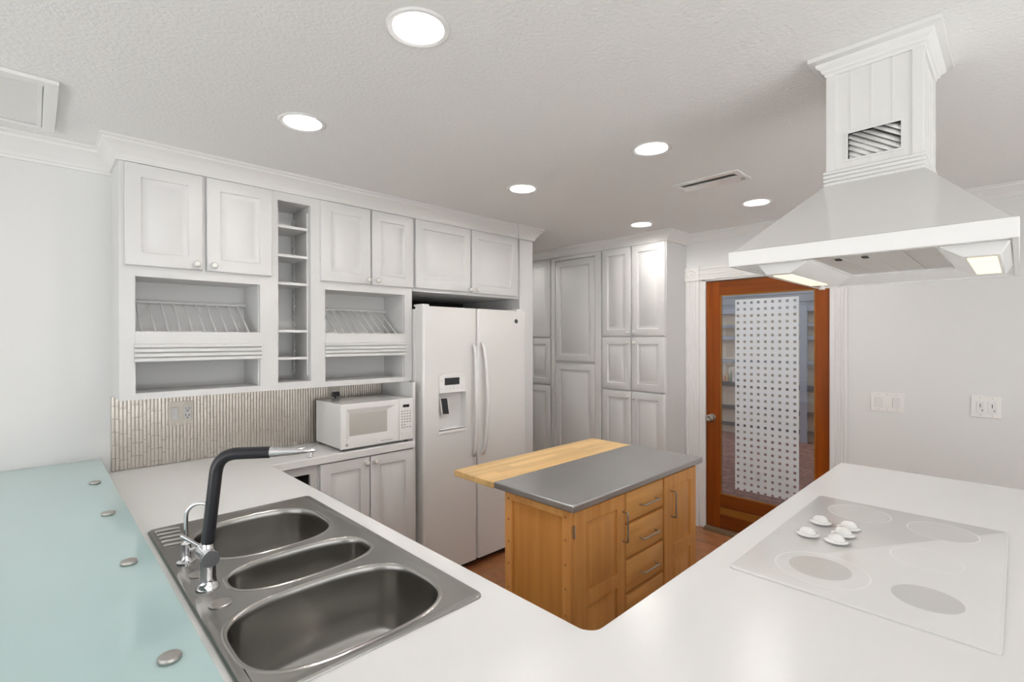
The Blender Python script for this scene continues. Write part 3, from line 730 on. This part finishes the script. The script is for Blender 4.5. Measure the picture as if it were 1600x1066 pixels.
# ================================================================= MICROWAVE
t = thing('microwave', (1.4, 2.7, CZ), 'white countertop microwave with grey window and keypad', 'microwave')
bm = B(); box(bm, 1.178, 1.623, 2.545, 2.860, .929, 1.170); obj('body', bm, WHITE_GLOSS, t, bev=.004)
bm = B()
for x in (1.20, 1.60):
    for y in (2.57, 2.84): lathe(bm, [(.012, 0), (.010, .014)], (x, y, CZ+.0003), (0, 0, 1), 14)
obj('foot', bm, BLACK, t)
bm = B()
yf = 2.530
O = [(1.176, .928), (1.530, .928), (1.530, 1.171), (1.176, 1.171)]; F1 = [(1.205, .958), (1.506, .958), (1.506, 1.142), (1.205, 1.142)]; F2 = [(1.228, .993), (1.459, .993), (1.459, 1.118), (1.228, 1.118)]
rings(bm, [[(x, 2.545, z) for x, z in O], [(x, yf+.003, z) for x, z in O], [(x+(.003 if x < 1.3 else -.0005), yf, z+(.003 if z < 1 else -.003)) for x, z in O], [(x, yf, z) for x, z in F1], [(x, yf+.011, z) for x, z in F2]])
obj('door', bm, WHITE_GLOSS, t, ang=20)
bm = B(); box(bm, 1.229, 1.458, yf+.0095, yf+.0108, .994, 1.117); obj('window', bm, MWGLASS, t)
bm = B(); box(bm, 1.532, 1.627, yf+.001, 2.545, .928, 1.171); obj('control_panel', bm, WHITE_GLOSS, t, bev=.002)
bm = B(); box(bm, 1.558, 1.600, yf-.0005, yf+.001, 1.121, 1.137); obj('display', bm, DARK, t)
bm = B()
for r in range(7):
    for c in range(4):
        if r in (5,) and c > 1: continue
        x = 1.548+c*.0182; z = 1.098-r*.0158
        box(bm, x, x+.008, yf-.0002, yf+.001, z-.003, z+.003)
obj('keypad', bm, GREY_PRINT, t)
bm = B(); box(bm, 1.545, 1.614, yf-.001, yf+.001, .942, .978); obj('open_button', bm, WHITE_GLOSS, t, bev=.001)
bm = B()
x = 1.413
while x < 1.487: w = random.uniform(.002, .006); box(bm, x, min(x+w, 1.488), yf-.0002, yf+.0005, .9440, .9475); x += w+.0012
obj('lettering', bm, GREY_PRINT, t)
bm = B(); lathe(bm, [(.0075, 0), (.0075, .0008), (0, .0008)], (1.209, yf, .950), (0, -1, 0), 24, mi=0); text_bm(bm, 'GE', .009, (1.209, yf-.001, .950), mi=1)
obj('emblem', bm, [GREY_PRINT, PLASTIC], t)

# ================================================================= REFRIGERATOR
t = thing('refrigerator', (2.15, 2.9, 0), 'white side-by-side refrigerator with water dispenser', 'refrigerator')
FYF = 2.530
bm = B(); box(bm, 1.703, 2.598, 2.625, 3.30, .03, 1.712); obj('body', bm, FRIDGE, t, bev=.004)
bm = B(); box(bm, 1.71, 2.59, 2.60, 2.64, .0005, .035); obj('base_grille', bm, BLACK, t)
def fdoor(x0, x1, rec=None):
    bm = B(); n = 10
    # contoured front: slightly bowed, with rounded vertical edges
    def fy(x):
        u = (x-x0)/(x1-x0); e = min(u, 1-u)*(x1-x0)
        r = .016; rd = 0 if e > r else r-math.sqrt(max(r*r-(r-e)**2, 0))
        return FYF+rd
    xs = sorted({x0, x0+.001, x0+.003, x0+.006, x0+.010, x0+.016, x1-.016, x1-.010, x1-.006, x1-.003, x1-.001, x1}|({rec[0], rec[1]} if rec else set())|{x0+(x1-x0)*k/n for k in range(1, n)})
    zs = sorted({.052, 1.727}|({rec[2], rec[3]} if rec else set()))
    for i in range(len(xs)-1):
        for j in range(len(zs)-1):
            a, b, c, d = xs[i], xs[i+1], zs[j], zs[j+1]
            if rec and a >= rec[0]-1e-6 and b <= rec[1]+1e-6 and c >= rec[2]-1e-6 and d <= rec[3]+1e-6: continue
            bm.faces.new([bm.verts.new(p) for p in ((a, fy(a), c), (b, fy(b), c), (b, fy(b), d), (a, fy(a), d))])
    for a, b in zip(xs, xs[1:]):
        for z in (zs[0], zs[-1]): bm.faces.new([bm.verts.new(p) for p in ((a, fy(a), z), (b, fy(b), z), (b, 2.615, z), (a, 2.615, z))])
    for x in (x0, x1):
        for c, d in zip(zs, zs[1:]): bm.faces.new([bm.verts.new(p) for p in ((x, fy(x), c), (x, fy(x), d), (x, 2.615, d), (x, 2.615, c))])
    bm.faces.new([bm.verts.new(p) for p in ((x0, 2.615, zs[0]), (x1, 2.615, zs[0]), (x1, 2.615, zs[-1]), (x0, 2.615, zs[-1]))])
    bmesh.ops.remove_doubles(bm, verts=bm.verts, dist=1e-5)
    return bm
REC = (1.815, 2.030, .938, 1.300)
dl = obj('freezer_door', fdoor(1.699, 2.126, REC), FRIDGE, t, ang=40); dr = obj('fridge_door', fdoor(2.132, 2.596), FRIDGE, t, ang=40)
def bar_handle(par, x):
    bm = B(); z0, z1 = .745, 1.500; n = 22; L = []
    for k in range(n+1):
        u = k/n; z = z0+(z1-z0)*u; bow = math.sin(PI*u)**.45
        y = FYF-.004-.048*bow; xx = x+(-.012 if x < 2.13 else .012)*math.sin(PI*u)
        th = .011; L.append([(xx+.013*math.cos(2*PI*i/16), y+th*math.sin(2*PI*i/16)*(1 if math.sin(2*PI*i/16) < 0 else .8), z) for i in range(16)])
    rings(bm, L); obj('handle', bm, FRIDGE, par, ang=70)
bar_handle(dl, 2.092); bar_handle(dr, 2.168)
# dispenser
bm = B(); x0, x1, z0, z1 = REC; yb = FYF+.055
for q in (((x0, yb, z0), (x1, yb, z0), (x1, yb, 1.18), (x0, yb, 1.18)), ((x0, FYF, z0), (x0, yb, z0), (x0, yb, 1.18), (x0, FYF, 1.18)), ((x1, FYF, z0), (x1, FYF, 1.18), (x1, yb, 1.18), (x1, yb, z0)), ((x0, FYF, z0), (x1, FYF, z0), (x1, yb, z0+.012), (x0, yb, z0+.012)), ((x0, FYF, 1.18), (x0, yb, 1.18), (x1, yb, 1.18), (x1, FYF, 1.18))):
    bm.faces.new([bm.verts.new(p) for p in q])
bmesh.ops.remove_doubles(bm, verts=bm.verts, dist=1e-5)
dp = obj('dispenser_recess', bm, FRIDGE, dl, smooth=False)
bm = B(); prism(bm, [], 'y', 0, 1) if False else None
box(bm, x0+.002, x1-.002, FYF-.004, yb, 1.182, 1.286)
arcp = [(x0, 1.286)]+[(x0+(x1-x0)*k/12, 1.290+.018*math.sin(PI*k/12)**.6) for k in range(13)]+[(x1, 1.286)]
rings(bm, [[(p[0], y, p[1]) for p in arcp] for y in (FYF-.005, FYF+.002)])
obj('dispenser_panel', bm, WHITE_GLOSS, dl, bev=.0015)
bm = B(); box(bm, 1.857, 1.974, FYF-.0055, FYF-.004, 1.232, 1.277); obj('dispenser_display', bm, DARK, dl)
bm = B()
for x in (1.831, 1.869, 1.898, 1.929, 1.959, 1.997): lathe(bm, [(.0045, 0), (.0045, .0006), (0, .0006)], (x, FYF-.0040, 1.210), (0, -1, 0), 12)
lathe(bm, [(.006, 0), (.006, .0006), (0, .0006)], (1.833, FYF-.0040, 1.262), (0, -1, 0), 12); obj('dispenser_button', bm, RECESS, dl)
bm = B()
fr = [(x0-.006, z0-.012), (x1+.010, z0-.012), (x1+.010, z0-.002), (x1+.004, z0+.004), (x0, z0+.004), (x0-.006, z0-.002)]
rings(bm, [[(p[0], y, p[1]) for p in fr] for y in (FYF-.006, FYF+.001)]); box(bm, x0+.01, x1-.01, FYF+.004, yb-.004, z0+.010, z0+.016)
obj('drip_tray', bm, WHITE_GLOSS, dl, bev=.002)
bm = B()
for k, (a, c, m) in enumerate(((0, 0, 0), (.008, .0015, 1))):
    lo = [(1.836+a, 1.150-a*.3), (1.900-a, 1.148-a*.3), (1.916-a, 1.042+a*.3), (1.852+a, 1.044+a*.3)]
    yy = FYF+.020-c
    n0 = len(bm.faces); rings(bm, [[(p[0], yy+(.008 if k == 0 else .006), p[1]) for p in lo], [(p[0], yy, p[1]) for p in lo]], mi=m)
obj('dispenser_paddle', bm, [WHITE_GLOSS, DARK], dl)
for hx in (1.715, 2.53):
    bm = B(); box(bm, hx, hx+.05, 2.56, 2.66, 1.7275, 1.742); obj('hinge_cover', bm, WHITE_GLOSS, t, bev=.003)
bm = B(); lathe(bm, [(.0155, 0), (.0155, .0012), (0, .0012)], (2.495, FYF, 1.652), (0, -1, 0), 28, mi=0)
lathe(bm, [(.0120, .0013), (.0120, .0016), (.0108, .0016), (.0108, .0013)], (2.495, FYF, 1.652), (0, -1, 0), 28, mi=1)
text_bm(bm, 'GE', .014, (2.495, FYF-.0016, 1.652), mi=1); obj('emblem', bm, [mat('emblem_grey', (.10, .10, .10), .4), SATIN], dr)

# ================================================================= PANTRY WALL (facing -X): u = -Y
def pantry(y_lo, y_hi, label):
    t = thing('tall_cabinet', (XP, (y_lo+y_hi)/2, 0), label, 'cabinet')
    bm = B(); box(bm, XP, XW-.001, y_lo, y_hi, .09, 2.300); box(bm, XP+.06, XW-.001, y_lo, y_hi, .0005, .09); obj('body', bm, CAB, t)
    return t
DB = XP-.021
tp = pantry(1.931, 2.533, 'tall white pantry cabinet with six small doors and knobs, nearest the wooden door')
for (v0, v1, kz) in ((1.548, 2.290, 1.578), (1.098, 1.536, 1.492), (.11, 1.086, 1.040)):
    add_door(tp, -2.530, -2.243, v0, v1, DB, (-2.270, kz), True); add_door(tp, -2.236, -1.938, v0, v1, DB, (-2.208, kz), True)
tp = pantry(2.5345, 3.116, 'tall white cabinet with one wide upper and one wide lower door')
add_door(tp, -3.064, -2.606, 1.320, 2.252, DB, None, True); add_door(tp, -3.064, -2.606, .11, 1.296, DB, None, True)
bm = B(); face_frame(bm, -3.112, -2.538, .10, 2.288, [(-3.068, -2.602, .105, 2.258)], DB-.002, XP); rotB(bm); obj('face_frame', bm, CAB, tp)
tp = pantry(3.1175, 4.2, 'tall white cabinet column with narrow stacked doors right beside the refrigerator panel')
for (v0, v1) in ((1.546, 2.290), (1.090, 1.532), (.11, 1.076)):
    add_door(tp, -3.42, -3.130, v0, v1, DB, None, True); add_door(tp, -3.72, -3.426, v0, v1, DB, None, True)

# ================================================================= ISLAND
t = thing('kitchen_island', (1.94, 1.40, 0), 'honey maple kitchen island cart with steel and butcher block top', 'island')
IX0, IX1, IY0, IY1, IT = 1.445, 2.440, 1.163, 1.520, .882
bm = B(); prism(bm, [(1.407, 1.131), (2.471, 1.137), (2.475, 1.565), (1.407, 1.565)], 'z', IT+.002, .912); obj('steel_top', bm, STEEL_TOP, t, bev=.005, seg=3)
bm = B(); prism(bm, [(1.407, 1.567), (2.475, 1.567), (2.478, 1.842), (1.407, 1.842)], 'z', IT, .910); obj('butcher_block', bm, PINE, t, bev=.003)
bm = B(); box(bm, IX0+.012, IX1-.012, IY0+.022, IY1-.004, .06, IT); obj('body', bm, MAPLE, t)
# end frame (left): posts, rail, flat panel, pegs
for py in (1.165, 1.480):
    bm = B(); box(bm, 1.430, 1.455, py, py+.04, .03, IT-.0005); obj('corner_post', bm, MAPLE, t, bev=.002)
bm = B(); box(bm, 2.430, 2.452, 1.165, 1.205, .03, IT-.0005); box(bm, 2.430, 2.452, 1.480, 1.520, .03, IT-.0005); box(bm, 2.436, 2.448, 1.205, 1.48, .06, IT-.0005); obj('far_end', bm, MAPLE, t, bev=.002)
bm = B(); box(bm, 1.431, 1.455, 1.205, 1.480, .848, IT-.0005); obj('end_rail', bm, MAPLE_X, t, bev=.0015)
bm = B(); box(bm, 1.431, 1.455, 1.205, 1.480, .06, .11); obj('end_rail', bm, MAPLE_X, t, bev=.0015)
bm = B(); box(bm, 1.441, 1.456, 1.204, 1.481, .105, .85); obj('end_panel', bm, MAPLE_END, t)
bm = B()
for y in (1.188, 1.497):
    for z in (.853, .765, .672, .58, .48, .38): lathe(bm, [(.005, 0), (.005, .0015), (.003, .0022), (0, .0022)], (1.430, y, z), (-1, 0, 0), 12)
obj('peg', bm, wood('peg_wood', (.40, .17, .05), (.50, .23, .07), 'X'), t)
def bow_handle(par, a, b, d):
    bm = B(); a = Vector(a); b = Vector(b); o = Vector((0, -d, 0))
    ax = (b-a).normalized()
    tube(bm, fillet([a, a+o, b+o, b], .009, 5), .0040, 12); 
    return obj('handle', bm, SATIN, par)
def idoor(u0, u1, fields, hx, hz):
    bm = B(); raised_door(bm, u0, u1, .075, .868, IY0-.002, th=.022, fields=fields); d = obj('door', bm, MAPLE, t, bev=.0012)
    bow_handle(d, (hx, IY0-.002, hz[0]), (hx, IY0-.002, hz[1]), .026)
idoor(1.449, 1.789, [(1.522, 1.732, .545, .815), (1.522, 1.732, .13, .487)], 1.772, (.672, .796))
idoor(2.122, 2.438, [(2.194, 2.385, .530, .812), (2.194, 2.385, .13, .475)], 2.186, (.672, .796))
for (z0, z1) in ((.738, .868), (.586, .727), (.440, .575), (.30, .428), (.09, .288)):
    bm = B(); rings(bm, [[(x, y, z) for x, z in ((1.800+k, z0+k), (2.112-k, z0+k), (2.112-k, z1-k), (1.800+k, z1-k))] for k, y in ((0, IY0+.02), (0, IY0+.004), (.003, IY0), (.006, IY0-.002))])
    d = obj('drawer', bm, MAPLE_X, t); zc = (z0+z1)/2-.006
    if z0 > .4: bow_handle(d, (1.905, IY0-.002, zc), (2.035, IY0-.002, zc), .026)
bm = B(); box(bm, 1.4425, 1.449, IY0-.006, IY0+.004, .775, .822); tube(bm, [(1.4455, IY0-.007, .775), (1.4455, IY0-.007, .822)], .003, 10); obj('hinge', bm, SATIN, t)

# ================================================================= COOKTOP
t = thing('cooktop', (1.74, .28, CZ), 'white glass electric cooktop with five control knobs', 'cooktop')
CT = CZ+.005
GLASSW = mat('cooktop_glass', (.76, .755, .745), .12, spec=.4)
BURN = mat('burner_grey', (.60, .595, .58), .12, spec=.4); BRING = mat('burner_ring', (.85, .84, .83), .12, spec=.4)
bm = B(); rings(bm, [[(x, y, z) for x, y in rrect(1.317+k, 2.165-k, .0225+k, .536-k, .012)] for k, z in ((.0, CZ+.0003), (0, CT-.0015), (.003, CT))]); obj('glass_plate', bm, GLASSW, t)
def disc(cx, cy, r0, r1, name, m, dz=.0002):
    bm = B()
    if r0 == 0: lathe(bm, [(r1, .0), (r1, dz), (0, dz)], (cx, cy, CT), (0, 0, 1), 56)
    else: rings(bm, [[(cx+r*math.cos(2*PI*k/56), cy+r*math.sin(2*PI*k/56), CT+h) for k in range(56)] for r, h in ((r0, 0), (r0, dz), (r1, dz), (r1, 0))], close=True)
    return obj(name, bm, m, t)
disc(1.470, .360, .103, .107, 'burner_ring', BRING); disc(1.478, .365, 0, .070, 'burner', BURN)
disc(2.035, .385, 0, .085, 'burner', BURN); disc(2.035, .385, .087, .0895, 'burner_ring', BRING)
disc(2.022, .167, 0, .082, 'burner', BURN); disc(2.022, .167, .084, .0865, 'burner_ring', BRING)
disc(1.478, .149, 0, .066, 'burner', BURN); disc(1.738, .177, .076, .079, 'burner_ring', BRING)
bm = B()
for (x, y) in ((1.69, .497), (1.645, .455), (1.645, .36), (1.69, .333), (1.73, .415), (1.84, .335), (1.875, .40)):
    for k in range(4):
        a = x+random.uniform(-.012, .012); c = y+random.uniform(-.010, .010); box(bm, a, a+random.uniform(.003, .009), c, c+.0012, CT, CT+.0002)
obj('printed_marks', bm, mat('light_grey_print', (.42, .42, .41), .3), t)
for (x, y) in ((1.690, .450), (1.828, .450), (1.690, .376), (1.764, .374), (1.836, .374)):
    bm = B(); lathe(bm, [(.012, .0), (.012, .005), (.030, .006), (.0315, .0075), (.030, .0095), (.0235, .012), (.0215, .0165), (.0175, .0225), (.011, .0265), (0, .0280)], (x, y, CT), (0, 0, 1), 32)
    kb = obj('control_knob', bm, WHITE_GLOSS, t)
    bm = B()
    for k in range(9):
        a = -PI*.95+k*.25; lathe(bm, [(.0011, 0), (.0011, .0006)], (x+.0262*math.cos(a), y+.0262*math.sin(a), CT+.0122), (0, 0, 1), 6)
    obj('dial_marks', bm, GREY_PRINT, kb)

# ================================================================= RANGE HOOD
HX0, HX1, HY0, HY1, HZ, HZ2 = 1.430, 2.320, .0, .583, 1.7265, 1.7680
t = thing('range_hood', (1.875, .292, HZ), 'white island range hood with pyramid canopy and panelled chimney', 'range hood')
CX0, CX1, CY0, CY1 = 1.744, 2.007, .187, .409
def rl(k, z, a=(HX0, HX1, HY0, HY1)): return [(a[0]+k, a[2]+k, z), (a[1]-k, a[2]+k, z), (a[1]-k, a[3]-k, z), (a[0]+k, a[3]-k, z)]
cr = (CX0-.004, CX1+.004, CY0-.004, CY1+.004)
bm = B(); rings(bm, [rl(.012, HZ+.012), rl(.012, HZ), rl(0, HZ), rl(0, HZ2), rl(.010, HZ2+.003), rl(0, 1.990, cr)], cap0=False)
obj('canopy', bm, WHITE_GLOSS, t, bev=.002)
bm = B(); face_frame(bm, HX0+.012, HX1-.012, HY0+.012, HY1-.012, [(1.475, 1.98, .135, .392)], HZ+.004, HZ+.010)
for v in bm.verts: v.co = Vector((v.co.x, v.co.z, v.co.y))
obj('underside_panel', bm, WHITE_GLOSS, t)
bm = B(); box(bm, 1.472, 1.983, .132, .395, HZ+.0102, HZ+.014)
for k in range(3): box(bm, 1.475, 1.98, .2+k*.065, .2035+k*.065, HZ+.0085, HZ+.0102)
hf = obj('grease_filter', bm, mat('filter_metal', (.62, .60, .57), .4, .3), t)
bm = B()
for y in (.36, .30): box(bm, 1.56, 1.585, y-.022, y-.010, HZ+.007, HZ+.0100); 
obj('filter_latch', bm, SHADOW, hf)
def light_bar(name, yi, yo, lab):
    s = 1 if yo > yi else -1
    bm = B(); pr = [(yi, HZ+.004), (yi+s*.045, HZ-.026), (yi+s*.105, HZ-.026), (yo, HZ+.004)]
    rings(bm, [[(x, p[0], p[1]) for p in pr] for x in (1.478, 1.975)]); lb = obj('lamp_housing', bm, WHITE_GLOSS, t, bev=.002)
    bm = B(); a, b = sorted((yi+s*.050, yi+s*.098)); box(bm, 1.515, 1.88, a, b, HZ-.0275, HZ-.0262); obj('lamp_lens', bm, LENS, lb)
light_bar('a', .392, .520, ''); light_bar('b', .133, .012, '')
bm = B(); lathe(bm, [(.007, .012), (.008, .004), (.010, 0), (0, 0)], (1.93, .47, HZ-.038), (0, 0, 1), 16); obj('switch_knob', bm, PLASTIC, t)
# chimney
bm = B()
VO = (-.357, -.232, 2.056, 2.132)
face_frame(bm, -CY1, -CY0, 1.985, ZC-.0005, [VO], CX0, CX0+.010); rotB(bm)
box(bm, CX0+.010, CX1, CY0, CY0+.010, 1.985, ZC-.0005); box(bm, CX0+.010, CX1, CY1-.010, CY1, 1.985, ZC-.0005); box(bm, CX1-.010, CX1, CY0+.010, CY1-.010, 1.985, ZC-.0005)
ch = obj('chimney', bm, TRIM, t, smooth=False)
bm = B()   # vertical edge boards and bead strips on the faces
for y in (CY0-.002, CY1-.020): box(bm, CX0-.005, CX0, y, y+.022, 2.03, 2.325)
for y in (.250, .300, .350):
    for (z0, z1) in ((2.135, 2.325), (2.03, 2.053)): box(bm, CX0-.0015, CX0, y-.002, y+.002, z0, z1)
for x in (CX0, CX1-.02): box(bm, x, x+.02, CY0-.005, CY0, 2.03, 2.325); box(bm, x, x+.02, CY1, CY1+.005, 2.03, 2.325)
for x in (1.81, 1.87, 1.93): box(bm, x-.002, x+.002, CY0-.0015, CY0, 2.03, 2.325)
obj('bead_trim', bm, TRIM, ch)
bm = B()
for k in range(9):   # diagonal louvres, clipped to the opening
    c = .190+k*.0255
    a = Vector((CX0+.003, c+.125, 2.190-.0)); 
    p = [(CX0+.001, c+.110, 2.150), (CX0+.011, c+.110, 2.168), (CX0+.011, c-.090, 2.038), (CX0+.001, c-.090, 2.020)]
    vs = [bm.verts.new(q) for q in p]; bm.faces.new(vs)
for co, no in (((0, .2335, 0), (0, -1, 0)), ((0, .3555, 0), (0, 1, 0)), ((0, 0, 2.0575), (0, 0, -1)), ((0, 0, 2.1305), (0, 0, 1))):
    bmesh.ops.bisect_plane(bm, geom=bm.verts[:]+bm.edges[:]+bm.faces[:], plane_co=co, plane_no=no, clear_outer=True)
o = obj('louvre', bm, TRIM, ch); sm = o.modifiers.new('solid', 'SOLIDIFY'); sm.thickness = .0035
bm = B()
for a in ((VO[0]-.006, VO[0], VO[2]-.006, VO[3]+.006), (VO[1], VO[1]+.006, VO[2]-.006, VO[3]+.006), (VO[0], VO[1], VO[2]-.006, VO[2]), (VO[0], VO[1], VO[3], VO[3]+.006)):
    box(bm, a[0], a[1], CX0-.003, CX0+.008, a[2], a[3])
rotB(bm); obj('louvre_frame', bm, TRIM, ch)
bm = B(); box(bm, CX0+.05, CX0+.052, .22, .37, 2.04, 2.15); obj('duct', bm, RECESS, ch)
path = [(CX0, CY1), (CX0, CY0), (CX1, CY0), (CX1, CY1)]
pr = [(-.006, 1.983)]
for k in range(4): z = 1.983+k*.0118; pr += [(.006, z), (.010, z+.002), (.010, z+.009), (.006, z+.0105)]
pr += [(.004, 2.031), (-.006, 2.031)]
bm = B(); sweep(bm, path, pr, closed=True); obj('base_moulding', bm, TRIM, ch)
pr = [(-.002, 2.318), (.006, 2.318), (.008, 2.326), (.014, 2.330), (.016, 2.338), (.026, 2.346), (.028, 2.354), (.038, 2.358), (.044, 2.360), (.044, ZC-.0005), (-.002, ZC-.0005)]
bm = B(); sweep(bm, path, pr, closed=True); obj('crown_moulding', bm, TRIM, ch)

# ================================================================= SWITCHES ON THE RIGHT WALL
def wallplate(name, y0, y1, z0, z1, label, cat):
    t = thing(name, (XW, (y0+y1)/2, z0), label, cat)
    bm = B(); box(bm, XW-.006, XW-.0003, y0, y1, z0, z1)
    obj('plate', bm, PLASTIC, t, bev=.002); return t
t = wallplate('switch_plate', .497, .672, 1.058, 1.180, 'wide white three-gang switch plate beside the door casing', 'switch')
for y in (.630, .540):
    bm = B(); box(bm, XW-.010, XW-.006, y-.019, y+.019, 1.085, 1.150); obj('rocker_switch', bm, FRIDGE, t, bev=.002)
bm = B()
for y in (.630, .585, .540):
    for z in (1.070, 1.167): lathe(bm, [(.0025, 0), (.0025, .0006), (0, .0006)], (XW-.006, y, z), (-1, 0, 0), 10)
obj('screw', bm, GREY_PRINT, t)
t = wallplate('outlet_plate', .070, .197, 1.070, 1.194, 'white double-gang plate with two small switches at the right edge', 'outlet')
for y in (.157, .108):
    bm = B(); box(bm, XW-.009, XW-.006, y-.017, y+.017, 1.10, 1.164); sw = obj('socket', bm, FRIDGE, t, bev=.001)
    bm = B(); box(bm, XW-.0097, XW-.009, y-.0015, y+.0015, 1.128, 1.148); lathe(bm, [(.003, 0), (.003, .0008)], (XW-.009, y-.008, 1.112), (-1, 0, 0), 10); obj('slot', bm, DARK, sw)
bm = B()
for y in (.157, .108):
    for z in (1.083, 1.180): lathe(bm, [(.0025, 0), (.0025, .0006), (0, .0006)], (XW-.006, y, z), (-1, 0, 0), 10)
obj('screw', bm, GREY_PRINT, t)
